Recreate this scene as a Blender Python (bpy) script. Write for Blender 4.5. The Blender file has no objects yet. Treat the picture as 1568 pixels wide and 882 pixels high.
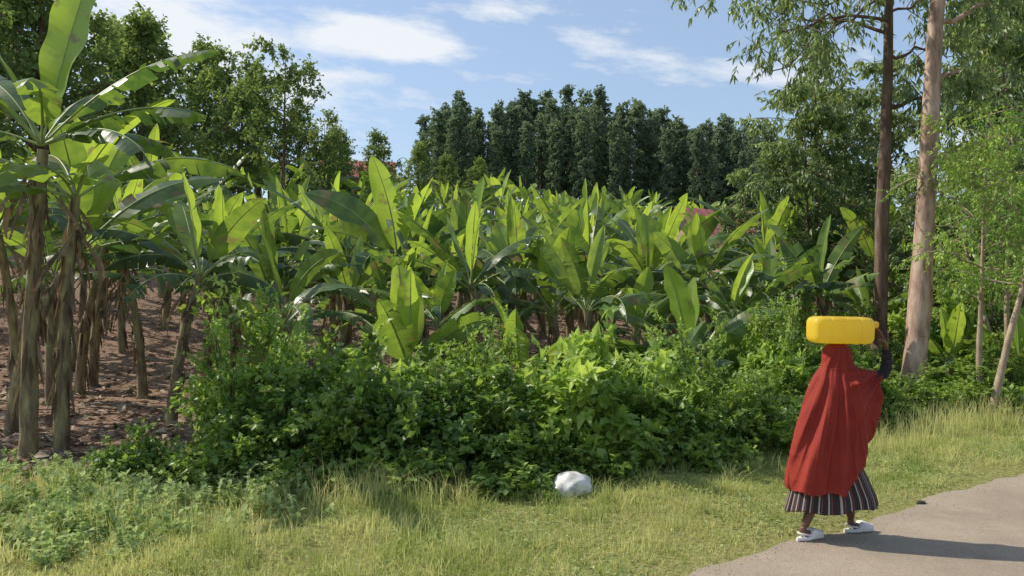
import bpy, math, numpy as np
from mathutils import Vector
sc=bpy.context.scene
R=np.random.default_rng
# ------------------------------------------------------------------ frame of the place
E=np.array([0.806,0.592]); NRM=np.array([-0.592,0.806]); P0=np.array([1.3,5.8])
def dist(x,y): return (x-P0[0])*NRM[0]+(y-P0[1])*NRM[1]
def sd(s,d): return P0[0]+s*E[0]+d*NRM[0], P0[1]+s*E[1]+d*NRM[1]
def smooth(a,b,x):
    t=np.clip((x-a)/(b-a),0,1); return t*t*(3-2*t)
def gh(x,y):
    x=np.asarray(x,float); y=np.asarray(y,float)
    d=dist(x,y)
    k=d-14
    rise=0.23*np.where(k>0,k*k/(k+4+1e-6),0)
    rise=15*np.tanh(rise/15)
    n=0.035*np.sin(x*1.3+y*0.7)*np.sin(y*1.1-x*.4)+0.02*np.sin(x*3.1)*np.sin(y*2.7+1)
    return rise+n*smooth(0.2,1.5,d)
def pw(n): return n/np.maximum(np.linalg.norm(n,axis=-1,keepdims=True),1e-9)
class MB:
    def __init__(s): s.V=[];s.F=[];s.A=[];s.n=0
    def add(s,V,F,mat=0,var=0.5,sm=True):
        V=np.asarray(V,float).reshape(-1,3); F=np.asarray(F,int)
        s.V.append(V); s.A.append(np.broadcast_to(np.asarray(var,float),(len(V),)).copy())
        s.F.append((F+s.n,mat,sm)); s.n+=len(V)
    def mesh(s,name,mats):
        me=bpy.data.meshes.new(name)
        V=np.concatenate(s.V); A=np.concatenate(s.A)
        me.vertices.add(len(V)); me.vertices.foreach_set('co',V.astype(np.float32).ravel())
        lv=[];ls=[];mi=[];ss=[];c=0
        for F,m,sm in s.F:
            k=F.shape[1]; lv.append(F.ravel()); ls.append(c+np.arange(len(F))*k); c+=F.size
            mi.append(np.full(len(F),m)); ss.append(np.full(len(F),sm))
        lv=np.concatenate(lv); ls=np.concatenate(ls)
        me.loops.add(len(lv)); me.loops.foreach_set('vertex_index',lv.astype(np.int32))
        me.polygons.add(len(ls)); me.polygons.foreach_set('loop_start',ls.astype(np.int32))
        me.polygons.foreach_set('material_index',np.concatenate(mi).astype(np.int32))
        me.polygons.foreach_set('use_smooth',np.concatenate(ss).astype(bool))
        a=me.attributes.new('var','FLOAT','POINT'); a.data.foreach_set('value',A.astype(np.float32))
        for m in mats: me.materials.append(m)
        me.update(calc_edges=True); me.validate()
        return me
def obj(name,me,loc=(0,0,0),rot=(0,0,0),scale=1,parent=None):
    o=bpy.data.objects.new(name,me); sc.collection.objects.link(o)
    o.location=loc; o.rotation_euler=rot
    o.scale=(scale,)*3 if np.isscalar(scale) else scale
    if parent: o.parent=parent
    return o
def empty(name,loc=(0,0,0)):
    o=bpy.data.objects.new(name,None); sc.collection.objects.link(o); o.location=loc; o.empty_display_size=0.2; return o
def tube(mb,P,Rad,seg=8,mat=0,var=0.5,cap=False):
    P=np.asarray(P,float); n=len(P); Rad=np.broadcast_to(np.asarray(Rad,float),(n,))
    T=pw(np.gradient(P,axis=0))
    ref=np.array([0,0,1.]) if abs(T[:,2]).mean()<0.8 else np.array([1.,0,0])
    A=pw(np.cross(T,ref)); B=np.cross(T,A)
    th=np.arange(seg)*2*np.pi/seg
    V=P[:,None]+Rad[:,None,None]*(A[:,None]*np.cos(th)[None,:,None]+B[:,None]*np.sin(th)[None,:,None])
    i=np.arange(n-1)[:,None]; j=np.arange(seg)[None]; j2=(j+1)%seg
    F=np.stack([i*seg+j,i*seg+j2,(i+1)*seg+j2,(i+1)*seg+j],-1).reshape(-1,4)
    v=np.repeat(np.broadcast_to(np.asarray(var,float),(n,)),seg)
    mb.add(V.reshape(-1,3),F,mat,v)
    if cap:
        for e,k in((0,0),(n-1,1)):
            ring=V[e]; c=P[e]
            mb.add(np.vstack([ring,c[None]]),[[j,(j+1)%seg,seg] for j in range(seg)],mat,v[0])
def leafset(mb,P,D,N,L,W,var,mat=0,fold=0.12,droop=0.12):
    n=len(P); 
    if n==0: return
    D=pw(D); B=pw(np.cross(N,D)); N=np.cross(D,B)
    L=np.broadcast_to(L,(n,))[:,None]; W=np.broadcast_to(W,(n,))[:,None]
    b=P; m=P+D*L*.5; l=P+D*L*.42+B*W*.5+N*W*fold; r=P+D*L*.42-B*W*.5+N*W*fold; t=P+D*L-N*L*droop
    V=np.stack([b,m,l,r,t],1).reshape(-1,3)
    k=np.arange(n)[:,None]*5
    F=np.concatenate([k+np.array([[0,1,2]]),k+np.array([[1,4,2]]),k+np.array([[0,3,1]]),k+np.array([[3,4,1]])])
    mb.add(V,F,mat,np.repeat(np.broadcast_to(var,(n,)),5),sm=False)
def twig_leaves(mb,S,D,Ln,per,LL,LW,rng,mat=0,droop=0.2,var=0.5,upb=1.0,vj=0.2):
    n=len(S); D=pw(D)
    T=rng.uniform(.1,1,(n,per)); P=S[:,None]+D[:,None]*(T*Ln[:,None])[...,None]
    rp=pw(rng.normal(size=(n,per,3)))
    dr=D[:,None]*.5+rp*.8+np.array([0,0,-droop])
    N=np.array([0,0,upb])+rng.normal(size=(n,per,3))*.45
    v=np.clip(np.asarray(var).reshape(-1,1)+rng.normal(size=(n,per))*vj,0,1)
    sz=rng.uniform(.6,1.15,(n,per))
    leafset(mb,P.reshape(-1,3),dr.reshape(-1,3),N.reshape(-1,3),(LL*sz).ravel(),(LW*sz).ravel(),v.ravel(),mat)
# ------------------------------------------------------------------ materials
def newmat(name):
    m=bpy.data.materials.new(name); m.use_nodes=True; nt=m.node_tree; nt.nodes.clear(); return m,nt
def lk(nt,a,b): nt.links.new(a,b)
def c4(c): return (c[0],c[1],c[2],1)
def mixc(nt,f,a,b):
    n=nt.nodes.new('ShaderNodeMix'); n.data_type='RGBA'
    for s,v in((0,f),(6,a),(7,b)):
        if hasattr(v,'is_linked'): lk(nt,v,n.inputs[s])
        else: n.inputs[s].default_value=v if s==0 else c4(v)
    return n.outputs[2]
def noise(nt,scale,detail=4,vec=None,rough=.55):
    n=nt.nodes.new('ShaderNodeTexNoise'); n.inputs['Scale'].default_value=scale; n.inputs['Detail'].default_value=detail; n.inputs['Roughness'].default_value=rough
    if vec is None:
        t=nt.nodes.new('ShaderNodeTexCoord'); vec=t.outputs['Object']
    lk(nt,vec,n.inputs['Vector']); return n.outputs['Fac']
def ramp(nt,f,pts):
    n=nt.nodes.new('ShaderNodeValToRGB'); e=n.color_ramp.elements
    while len(e)<len(pts): e.new(.5)
    for k,(p,c) in enumerate(pts): e[k].position=p; e[k].color=c4(c)
    lk(nt,f,n.inputs[0]); return n.outputs[0]
def attr(nt,name='var'):
    n=nt.nodes.new('ShaderNodeAttribute'); n.attribute_name=name; return n.outputs['Fac']
def mapr(nt,f,a,b,c=0,d=1):
    n=nt.nodes.new('ShaderNodeMapRange'); lk(nt,f,n.inputs[0])
    for i,v in enumerate((a,b,c,d)): n.inputs[i+1].default_value=v
    return n.outputs[0]
def bump(nt,h,strength=.4,dist_=.02):
    b=nt.nodes.new('ShaderNodeBump'); b.inputs['Strength'].default_value=strength; b.inputs['Distance'].default_value=dist_
    lk(nt,h,b.inputs['Height']); return b.outputs[0]
def leafmat(name,dark,light,tdark,tlight,tf=.4,rough=.45,spec=.5,nscale=0,brown=False):
    m,nt=newmat(name); out=nt.nodes.new('ShaderNodeOutputMaterial')
    a=attr(nt)
    oi=nt.nodes.new('ShaderNodeObjectInfo')
    ad=nt.nodes.new('ShaderNodeMath'); ad.operation='ADD'; ad.use_clamp=True
    lk(nt,a,ad.inputs[0]); lk(nt,mapr(nt,oi.outputs['Random'],0,1,-.14,.14),ad.inputs[1])
    f=ad.outputs[0]
    if nscale:
        ad2=nt.nodes.new('ShaderNodeMath'); ad2.operation='ADD'; ad2.use_clamp=True
        lk(nt,f,ad2.inputs[0]); lk(nt,mapr(nt,noise(nt,nscale,3),.3,.7,-.15,.15),ad2.inputs[1]); f=ad2.outputs[0]
    col=mixc(nt,f,dark,light); tc=mixc(nt,f,tdark,tlight)
    if brown:
        bf=mapr(nt,noise(nt,3.1,4),.59,.67,0,.8); col=mixc(nt,bf,col,(.26,.19,.09)); tc=mixc(nt,bf,tc,(.30,.22,.08))
    if spec>0:
        p=nt.nodes.new('ShaderNodeBsdfPrincipled'); lk(nt,col,p.inputs['Base Color']); p.inputs['Roughness'].default_value=rough
        p.inputs['Specular IOR Level'].default_value=spec
    else:
        p=nt.nodes.new('ShaderNodeBsdfDiffuse'); lk(nt,col,p.inputs[0])
    t=nt.nodes.new('ShaderNodeBsdfTranslucent'); lk(nt,tc,t.inputs[0])
    mx=nt.nodes.new('ShaderNodeMixShader'); mx.inputs[0].default_value=tf
    lk(nt,p.outputs[0],mx.inputs[1]); lk(nt,t.outputs[0],mx.inputs[2]); lk(nt,mx.outputs[0],out.inputs[0])
    return m
def solid(name,pts,nscale=8,rough=.8,spec=.3,bstr=.3,bd=.01,stretch=None,detail=6):
    m,nt=newmat(name); out=nt.nodes.new('ShaderNodeOutputMaterial')
    t=nt.nodes.new('ShaderNodeTexCoord'); vec=t.outputs['Object']
    if stretch:
        mp=nt.nodes.new('ShaderNodeMapping'); mp.inputs['Scale'].default_value=stretch; lk(nt,vec,mp.inputs[0]); vec=mp.outputs[0]
    f=noise(nt,nscale,detail,vec,.6)
    col=ramp(nt,f,pts)
    p=nt.nodes.new('ShaderNodeBsdfPrincipled'); lk(nt,col,p.inputs['Base Color']); p.inputs['Roughness'].default_value=rough
    p.inputs['Specular IOR Level'].default_value=spec
    if bstr: lk(nt,bump(nt,f,bstr,bd),p.inputs['Normal'])
    lk(nt,p.outputs[0],out.inputs[0]); return m
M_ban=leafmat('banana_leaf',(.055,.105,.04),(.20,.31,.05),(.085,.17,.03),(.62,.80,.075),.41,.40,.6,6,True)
M_rib=solid('banana_midrib',[(.3,(.20,.27,.09)),(.7,(.34,.38,.15))],6,.5)
M_stem=solid('banana_stem',[(.3,(.08,.055,.035)),(.44,(.20,.14,.085)),(.58,(.27,.24,.11)),(.72,(.42,.36,.2))],5,.7,.3,.6,.03,(2.5,2.5,.6))
M_dead=leafmat('banana_dry_leaf',(.12,.085,.055),(.38,.30,.20),(.10,.065,.04),(.26,.18,.1),.25,.85,0)
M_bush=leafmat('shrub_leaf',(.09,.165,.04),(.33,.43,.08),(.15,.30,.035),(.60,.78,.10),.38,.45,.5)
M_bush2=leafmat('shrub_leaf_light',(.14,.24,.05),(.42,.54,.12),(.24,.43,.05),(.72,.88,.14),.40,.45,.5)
M_weed=leafmat('weed_leaf',(.18,.26,.09),(.48,.55,.25),(.25,.4,.09),(.6,.7,.26),.35,.55,0)
M_twig=solid('twig',[(.3,(.07,.05,.03)),(.7,(.18,.13,.08))],10,.8)
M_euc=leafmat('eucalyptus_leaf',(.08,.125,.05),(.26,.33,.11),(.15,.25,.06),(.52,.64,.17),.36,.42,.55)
M_eucf=leafmat('eucalyptus_leaf_haze_tint',(.10,.15,.11),(.29,.36,.21),(.12,.19,.09),(.36,.45,.2),.30,.6,0)  # far crowns: distance haze painted in as a paler, bluish leaf colour
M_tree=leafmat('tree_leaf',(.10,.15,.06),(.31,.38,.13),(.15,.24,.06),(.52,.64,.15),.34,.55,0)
M_bark=solid('eucalyptus_bark',[(.25,(.11,.065,.045)),(.42,(.30,.19,.13)),(.55,(.46,.32,.24)),(.75,(.58,.46,.36))],3.2,.75,.3,.7,.03,(2.2,2.2,.6),9)
M_barkd=solid('dark_bark',[(.3,(.07,.045,.034)),(.55,(.17,.11,.08)),(.75,(.28,.21,.16))],4,.85,.2,.6,.03,(2.5,2.5,.5))
M_barkp=solid('pale_bark',[(.3,(.20,.14,.09)),(.7,(.46,.36,.25))],6,.8,.3,.3,.01,(2,2,.6))
M_grass=leafmat('grass_blade',(.20,.28,.06),(.70,.65,.28),(.32,.42,.08),(.84,.80,.32),.42,.55,0)
M_litter=leafmat('leaf_litter',(.12,.08,.055),(.50,.40,.30),(.08,.05,.03),(.2,.13,.08),.1,.85,0)
# ------------------------------------------------------------------ ground sheet
def ground():
    g=np.linspace(-1,1,340); w=np.sinh(g*4.2)/np.sinh(4.2)
    xs=w*420; ys=8+w*420
    X,Y=np.meshgrid(xs,ys); Z=gh(X,Y)
    n=len(g); i=np.arange(n-1)[:,None]; j=np.arange(n-1)[None]
    F=np.stack([i*n+j,i*n+j+1,(i+1)*n+j+1,(i+1)*n+j],-1).reshape(-1,4)
    d=dist(X,Y)
    farm=smooth(2.9,3.6,d+.3*np.sin(X*1.7))*smooth(8.3,9.1,Y+.25*np.sin(X*2.1)); far=smooth(26,42,d)
    var=1-farm+far*.9
    mb=MB(); mb.add(np.stack([X,Y,Z],-1),F,0,np.clip(var,0,1).ravel())
    m,nt=newmat('soil_and_turf'); out=nt.nodes.new('ShaderNodeOutputMaterial')
    n2=noise(nt,14,6,rough=.7)
    soil=ramp(nt,n2,[(.3,(.13,.08,.055)),(.5,(.29,.19,.135)),(.7,(.46,.33,.25))])
    turf=ramp(nt,n2,[(.3,(.13,.15,.05)),(.52,(.27,.26,.09)),(.72,(.42,.36,.2))])
    col=mixc(nt,attr(nt),soil,turf)
    p=nt.nodes.new('ShaderNodeBsdfDiffuse'); lk(nt,col,p.inputs[0])
    lk(nt,bump(nt,n2,.8,.06),p.inputs['Normal']); lk(nt,p.outputs[0],out.inputs[0])
    obj('ground',mb.mesh('ground',[m]))
ground()
def road():
    s=np.linspace(-60,200,1800); k=np.array([0,.25,.5,.75,1])
    edge=.05*np.sin(s*2.1)+.035*np.sin(s*5.3+1)+.02*np.sin(s*13.)+.012*np.sin(s*31)
    rows=[]
    for t in k:
        d=-6.4*(1-t)+edge*(1 if t==1 else 0)
        x,y=sd(s,d); rows.append(np.stack([x,y,np.full_like(x,.006 if t<1 else .004)],-1))
    V=np.stack(rows,1); n=len(s); m_=len(k)
    i=np.arange(n-1)[:,None]; j=np.arange(m_-1)[None]
    F=np.stack([i*m_+j,(i+1)*m_+j,(i+1)*m_+j+1,i*m_+j+1],-1).reshape(-1,4)
    mb=MB(); mb.add(V,F)
    m,nt=newmat('dusty_asphalt'); out=nt.nodes.new('ShaderNodeOutputMaterial')
    a=noise(nt,.9,6,rough=.6); b=noise(nt,90,3); c=noise(nt,7,5)
    c1=ramp(nt,a,[(.3,(.28,.22,.16)),(.55,(.38,.305,.225)),(.75,(.44,.36,.27))])
    c2=mixc(nt,mapr(nt,b,.4,.65),c1,(.18,.14,.11))
    n=nt.nodes.new('ShaderNodeMix'); n.data_type='RGBA'; n.inputs[0].default_value=.5; lk(nt,c1,n.inputs[6]); lk(nt,c2,n.inputs[7])
    c3=mixc(nt,mapr(nt,c,.58,.75,0,.4),n.outputs[2],(.48,.38,.27))
    p=nt.nodes.new('ShaderNodeBsdfPrincipled'); lk(nt,c3,p.inputs['Base Color']); p.inputs['Roughness'].default_value=.9; p.inputs['Specular IOR Level'].default_value=.2
    lk(nt,bump(nt,b,.5,.008),p.inputs['Normal']); lk(nt,p.outputs[0],out.inputs[0])
    obj('road',mb.mesh('road',[m]))
road()
# ------------------------------------------------------------------ banana plants
def blade_leaf(mb,rng,org,az,L,W,th0,bend,phi,tear,var,mat=1,ribmat=2,pet=.16,roll=0,nseg=26,rib=.018):
    t=np.linspace(0,1,nseg+1)
    th=th0+bend*t**1.5
    dl=L/nseg
    ca,sa=math.cos(az),math.sin(az)
    wob=rng.normal()*.12
    dirs=np.stack([np.sin(th)*ca,np.sin(th)*sa,np.cos(th)],-1)
    P=org+np.concatenate([[np.zeros(3)],np.cumsum(dirs[:-1]*dl,0)])
    side=np.array([-sa,ca,0.])
    P=P+side*(wob*L*t[:,None]**2)
    Nn=-pw(np.cross(dirs,side))
    if Nn[-1,2]<0 and Nn[len(t)//2,2]<0: Nn=-Nn
    rl=roll+rng.normal()*.35*t[:,None]
    S=side*np.cos(rl)+Nn*np.sin(rl); Nn=Nn*np.cos(rl)-side*np.sin(rl)
    tube(mb,P,rib*(1-.85*t),5,ribmat,.5)
    tb=np.clip((t-pet)/(1-pet),0,1)
    w=W*.5*np.clip(1-np.abs(2*np.clip(tb,0,1)**.85-1)**2.5,0,1)**.8
    w=np.where(tb>=.999,0.01,w)
    for sg in(-1,1):
        g=phi+rng.normal()*.12; fr=rng.uniform(.5,1.2); pz=rng.uniform(0,6)
        Vs=[];A=[];Fs=[]; gap=0; tone=0; cut=1
        for i in range(nseg):
            if t[i+1]<=pet: continue
            slit=0
            if rng.random()<tear: 
                g=phi+abs(rng.normal())*(.15+.9*tear)-.25*tear; slit=.45; gap=rng.random()<tear*.35; tone=rng.normal()*.07; cut=rng.uniform(.7,1.02)
            if gap and tear>.25: continue
            sh0=slit*dl*rng.uniform(.3,1.0)
            for q,(ii,sh) in enumerate(((i,sh0),(i+1,0.0))):
                e=w[ii]*cut; lean=.28*e; gg=g+.16*math.sin(ii*fr+pz)
                c=P[ii]; m1=c+S[ii]*sg*e*.5*math.cos(g*.5)-Nn[ii]*e*.5*math.sin(g*.5)+dirs[ii]*(lean*.5+sh*.5)
                m2=m1+S[ii]*sg*e*.5*math.cos(gg)-Nn[ii]*e*.5*math.sin(gg*1.3)+dirs[ii]*(lean*.5+sh*.5)
                Vs+= [c+Nn[ii]*.003,m1,m2]
            k=len(Vs)-6
            Fs+= [[k,k+3,k+4,k+1],[k+1,k+4,k+5,k+2]]
            vv=var+rng.normal()*.04+tone
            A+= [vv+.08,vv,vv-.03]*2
        if Vs: mb.add(np.array(Vs),np.array(Fs),mat,np.clip(np.array(A),0,1))
def banana(seed,sh,sr,nl,L,W,dead=4,spread=1.0,tearm=1.0,brite=0.0,nseg=26):
    rng=R(seed); mb=MB()
    n=9; t=np.linspace(0,1,n); lean=rng.normal(size=2)*.09*sh
    P=np.stack([lean[0]*t**2,lean[1]*t**2,t*sh-.05],-1)
    tube(mb,P,sr*(1.15-.55*t)+rng.normal(size=n)*.004,10,0,.5)
    for k in range(int(8*sh)):
        z=rng.uniform(.1,.98)*sh; a=rng.uniform(0,6.28); rr=sr*(1.14-.55*z/sh)
        q=np.array([[math.cos(a)*rr+lean[0]*(z/sh)**2,math.sin(a)*rr+lean[1]*(z/sh)**2,z]])
        leafset(mb,q,np.array([[math.cos(a)*.10,math.sin(a)*.10,-1]]),np.array([[math.cos(a),math.sin(a),.1]]),rng.uniform(.2,.5),rng.uniform(.05,.10),rng.random(),3,.2,-.05)
    top=P[-1]; a0=rng.uniform(0,6.28)
    nup=rng.integers(1,3)
    for i in range(nl):
        f=i/max(nl-1,1); az=a0+i*2.4+rng.normal()*.4
        up=i<nup
        th0=(.06+.18*i if up else .30+.85*f**.85)*spread+abs(rng.normal())*.10; bend=(.15 if up else .35+1.3*f+rng.normal()*.3)*spread**.5
        LL=L*(rng.uniform(.70,1.0) if up else rng.uniform(.75,1.15)); 
        ph=(-.5+rng.normal()*.2 if up else -.05+.55*f+rng.normal()*.25)
        tear=(.03 if up else (.16+.46*f)*rng.uniform(.3,1.7))*tearm
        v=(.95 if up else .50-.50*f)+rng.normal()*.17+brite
        roll=rng.normal()*.55
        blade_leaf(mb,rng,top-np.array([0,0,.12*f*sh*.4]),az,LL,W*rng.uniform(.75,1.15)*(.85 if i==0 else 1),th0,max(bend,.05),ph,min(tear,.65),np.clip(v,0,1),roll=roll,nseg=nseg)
    for i in range(dead):
        az=rng.uniform(0,6.28)
        blade_leaf(mb,rng,top-np.array([0,0,.1*sh*rng.uniform(0.2,2)]),az,L*rng.uniform(.35,.7),W*.28,2.0+rng.uniform(0,.6),1.0,1.0+rng.normal()*.3,.6,rng.uniform(.1,.9),mat=3,ribmat=3,nseg=14,rib=.009)
    return mb.mesh('banana_plant_mesh',[M_stem,M_ban,M_rib,M_dead])
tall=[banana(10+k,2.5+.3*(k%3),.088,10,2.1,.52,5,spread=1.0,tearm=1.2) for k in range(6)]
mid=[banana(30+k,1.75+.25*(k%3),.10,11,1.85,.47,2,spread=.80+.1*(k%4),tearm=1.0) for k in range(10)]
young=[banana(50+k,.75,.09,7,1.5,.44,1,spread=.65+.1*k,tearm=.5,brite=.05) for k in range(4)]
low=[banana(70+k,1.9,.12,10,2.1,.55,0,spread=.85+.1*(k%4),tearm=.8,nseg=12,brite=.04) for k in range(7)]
rng=R(5)
placed=[]
def plant(me,x,y,s=1,rz=None,name='banana_plant',parent=None):
    placed.append((x,y))
    return obj(name,me,(x,y,float(gh(x,y))-.03),(rng.normal()*.06,rng.normal()*.06,rng.uniform(0,6.28) if rz is None else rz),s,parent)
def hero():
    r=R(3); mb=MB()
    for (x,y,h,sr) in((-.06,0,3.85,.10),(.28,.12,3.3,.085)):
        t=np.linspace(0,1,12); P=np.stack([x+.18*t**2,y+0*t,t*h-.05],-1)
        tube(mb,P,sr*(1.15-.5*t)+r.normal(size=12)*.006,12,0,.5)
        for k in range(40):
            z=r.uniform(.25,.99)*h; a=r.uniform(0,6.28); rr=sr*(1.13-.5*z/h)
            leafset(mb,np.array([[x+.18*(z/h)**2+math.cos(a)*rr,y+math.sin(a)*rr,z]]),np.array([[math.cos(a)*.12,math.sin(a)*.12,-1]]),np.array([[math.cos(a),math.sin(a),.1]]),r.uniform(.25,.6),r.uniform(.04,.10),r.random(),3,.25,-.08)
    top=np.array([.1,0,3.85]); B=lambda *a,**k: blade_leaf(mb,r,*a,**k)
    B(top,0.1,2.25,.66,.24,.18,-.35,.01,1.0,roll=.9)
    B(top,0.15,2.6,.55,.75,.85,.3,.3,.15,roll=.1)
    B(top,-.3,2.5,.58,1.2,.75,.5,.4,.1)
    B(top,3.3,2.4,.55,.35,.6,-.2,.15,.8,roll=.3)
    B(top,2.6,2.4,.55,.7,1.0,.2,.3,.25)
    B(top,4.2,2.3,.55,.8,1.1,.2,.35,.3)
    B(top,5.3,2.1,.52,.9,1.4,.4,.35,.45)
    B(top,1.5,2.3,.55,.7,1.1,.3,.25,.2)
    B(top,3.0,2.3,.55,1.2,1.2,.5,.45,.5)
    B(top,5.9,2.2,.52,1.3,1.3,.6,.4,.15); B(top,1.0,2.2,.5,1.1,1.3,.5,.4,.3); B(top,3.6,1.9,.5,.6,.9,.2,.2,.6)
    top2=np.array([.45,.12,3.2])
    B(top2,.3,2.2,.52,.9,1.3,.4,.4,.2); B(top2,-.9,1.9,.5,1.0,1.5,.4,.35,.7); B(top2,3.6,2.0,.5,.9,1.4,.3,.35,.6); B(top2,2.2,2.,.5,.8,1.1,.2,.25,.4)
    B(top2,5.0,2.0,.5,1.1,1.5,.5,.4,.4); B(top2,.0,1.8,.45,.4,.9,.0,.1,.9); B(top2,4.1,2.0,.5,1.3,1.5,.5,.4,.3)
    for k in range(12):
        blade_leaf(mb,r,(top if k%2 else top2)-np.array([0,0,r.uniform(0,.6)]),r.uniform(0,6.28),r.uniform(.7,1.5),.15,2.2+r.uniform(0,.4),.8,1.0,.6,r.uniform(.1,.9),mat=3,ribmat=3,nseg=16,rib=.009)
    x,y=-5.9,9.9; placed.append((x,y))
    obj('banana_plant',mb.mesh('banana_plant_mesh',[M_stem,M_ban,M_rib,M_dead]),(x,y,float(gh(x,y))))
hero()
for x,y,me,s in [(-5.1,12,tall[0],.95),(-6.9,15,tall[1],.95),(-9.7,20,tall[2],1),(-9.9,18,tall[3],1),(-6.5,17,tall[4],1),(-7.8,12.8,tall[2],1.0),(-8.4,15.6,tall[5],1.05),(-11.5,21.5,tall[4],1.05),
      (-4.4,14.4,mid[0],1.1),(-1.45,11.6,young[0],1.25),(-2.9,10.9,young[1],.85),(-2.3,16.3,mid[1],1.3),(-4.1,20,mid[2],1.4),(0.2,21,mid[3],1.3),(1.25,13.6,mid[4],.9),(2.9,13,young[2],1.2),
      (-.4,14.2,mid[5],1.0),(4.1,14.6,mid[6],.9),(6.4,20.5,mid[2],1.3),(-3.3,13.0,mid[7],.9),(2.6,16.0,mid[8],1.05),(8.2,15.6,young[3],.8),(9.1,14.4,young[0],.9),(.2,12.2,young[3],.95),(-2.0,13.6,mid[3],.9),(2.2,11.9,young[1],.8),(5.2,16.2,mid[0],.95),(10.4,17.2,mid[4],.8),(-.9,12.6,mid[2],.7),(7.9,14.6,young[2],.9),(3.7,12.9,young[0],.9),(1.0,15.2,mid[9],.95)]:
    plant(me,x,y,s)
def scatter(n,s0,s1,d0,d1,fn,mind,seed):
    q=R(seed); out=[]
    for _ in range(n):
        x,y=sd(q.uniform(s0,s1),q.uniform(d0,d1)); m=fn(x,y)
        if m<=0: continue
        md=(mind*m)**2
        if out and min((x-a)**2+(y-b)**2 for a,b in out[-400:])<md: continue
        if any((x-a)**2+(y-b)**2<1.5 for a,b in placed[:34]): continue
        out.append((x,y))
    return out
def f1(x,y):
    if y<11.3 or abs(x)>.68*y+2 or y>38: return 0
    if (x-8.9)**2+(y-34)**2<16: return 0
    b=x/y
    if b>.60 or (b>.45 and y<15): return 0
    if b<-.37: return 1.35 if y<22 else 1.1
    return .92
for x,y in scatter(11000,-45,60,5.0,27,f1,1.7,77):
    b=x/y
    if b<-.37: me=tall[rng.integers(6)]; s_=rng.uniform(.8,1.15)
    else:
        u=rng.random(); me=mid[rng.integers(10)] if u<.78 else (young[rng.integers(4)] if u<.92 else tall[rng.integers(6)])
        s_=rng.uniform(.75,1.25)*(.80+.40*min(max((y-12)/9,0),1))*(.82 if u>.92 else 1)
        if abs(x-.258*y)<.035*y and 17<y<34: s_=min(s_,.80)*(.9 if y<25 else .85)
    plant(me,x,y,s_)
grove=empty('banana_grove')
for x,y in scatter(6000,-90,90,12,68,lambda x,y:0 if (y<=37 or y>80 or abs(x)>.68*y+2 or x/y>.5) else 1,2.6,78):
    plant(low[rng.integers(7)],x,y,rng.uniform(.75,1.35),name='banana_plant_in_grove',parent=grove)
# ------------------------------------------------------------------ bushes
def bush(seed,rx,ry,H,nst,nsub,per,LL,LW,mat,droop=.15,twl=.28,tv=.3):
    rng=R(seed); mb=MB()
    az=rng.uniform(0,2*np.pi,nst); el=np.arccos(rng.uniform(0.02,1,nst)); 
    bumpy=.78+.22*np.sin(az*3+seed)*np.sin(el*4+seed*2)+rng.uniform(-.28,.3,nst)
    tip=np.stack([rx*np.sin(el)*np.cos(az)*bumpy,ry*np.sin(el)*np.sin(az)*bumpy,H*(np.cos(el)*.85+.13)*bumpy],-1)
    base=np.stack([rx*.35*np.cos(az)*rng.random(nst),ry*.35*np.sin(az)*rng.random(nst),np.zeros(nst)],-1)
    ctrl=base*.5+tip*.5+np.array([0,0,1])*H*.22
    for i in range(0,nst,2):
        t=np.linspace(0,1,5)[:,None]; P=(1-t)**2*base[i]+2*t*(1-t)*ctrl[i]+t*t*tip[i]
        tube(mb,P,.012*(1-.7*t[:,0]),4,1,.5)
    T=rng.uniform(.35,1,(nst,nsub))[...,None]
    P=(1-T)**2*base[:,None]+2*T*(1-T)*ctrl[:,None]+T*T*tip[:,None]
    D=2*(1-T)*(ctrl-base)[:,None]+2*T*(tip-ctrl)[:,None]; D=pw(D)*.6+pw(rng.normal(size=P.shape))*.8+np.array([0,0,.25])
    P=P.reshape(-1,3); D=D.reshape(-1,3)
    stemv=np.repeat(rng.uniform(-.2,.3,nst),nsub)
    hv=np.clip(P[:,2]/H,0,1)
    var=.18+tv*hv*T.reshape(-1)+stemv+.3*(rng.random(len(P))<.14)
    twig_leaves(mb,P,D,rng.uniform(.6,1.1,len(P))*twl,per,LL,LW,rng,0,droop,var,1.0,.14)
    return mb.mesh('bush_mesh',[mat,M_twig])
bA=[bush(100+k,1.0,.85,1.35,64,9,11,.105,.072,M_bush) for k in range(3)]
bB=[bush(110+k,.9,.8,1.4,54,8,9,.17,.095,M_bush2,tv=.5) for k in range(2)]
bC=[bush(120+k,.8,.75,1.5,70,11,15,.06,.033,M_bush,twl=.22,tv=.4) for k in range(2)]
bT=[bush(130+k,.75,.7,2.2,50,9,13,.085,.048,M_bush2,twl=.3,tv=.35) for k in range(2)]
bL=[bush(140+k,.7,.6,.6,46,8,8,.10,.068,M_bush,tv=.4) for k in range(2)]
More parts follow.
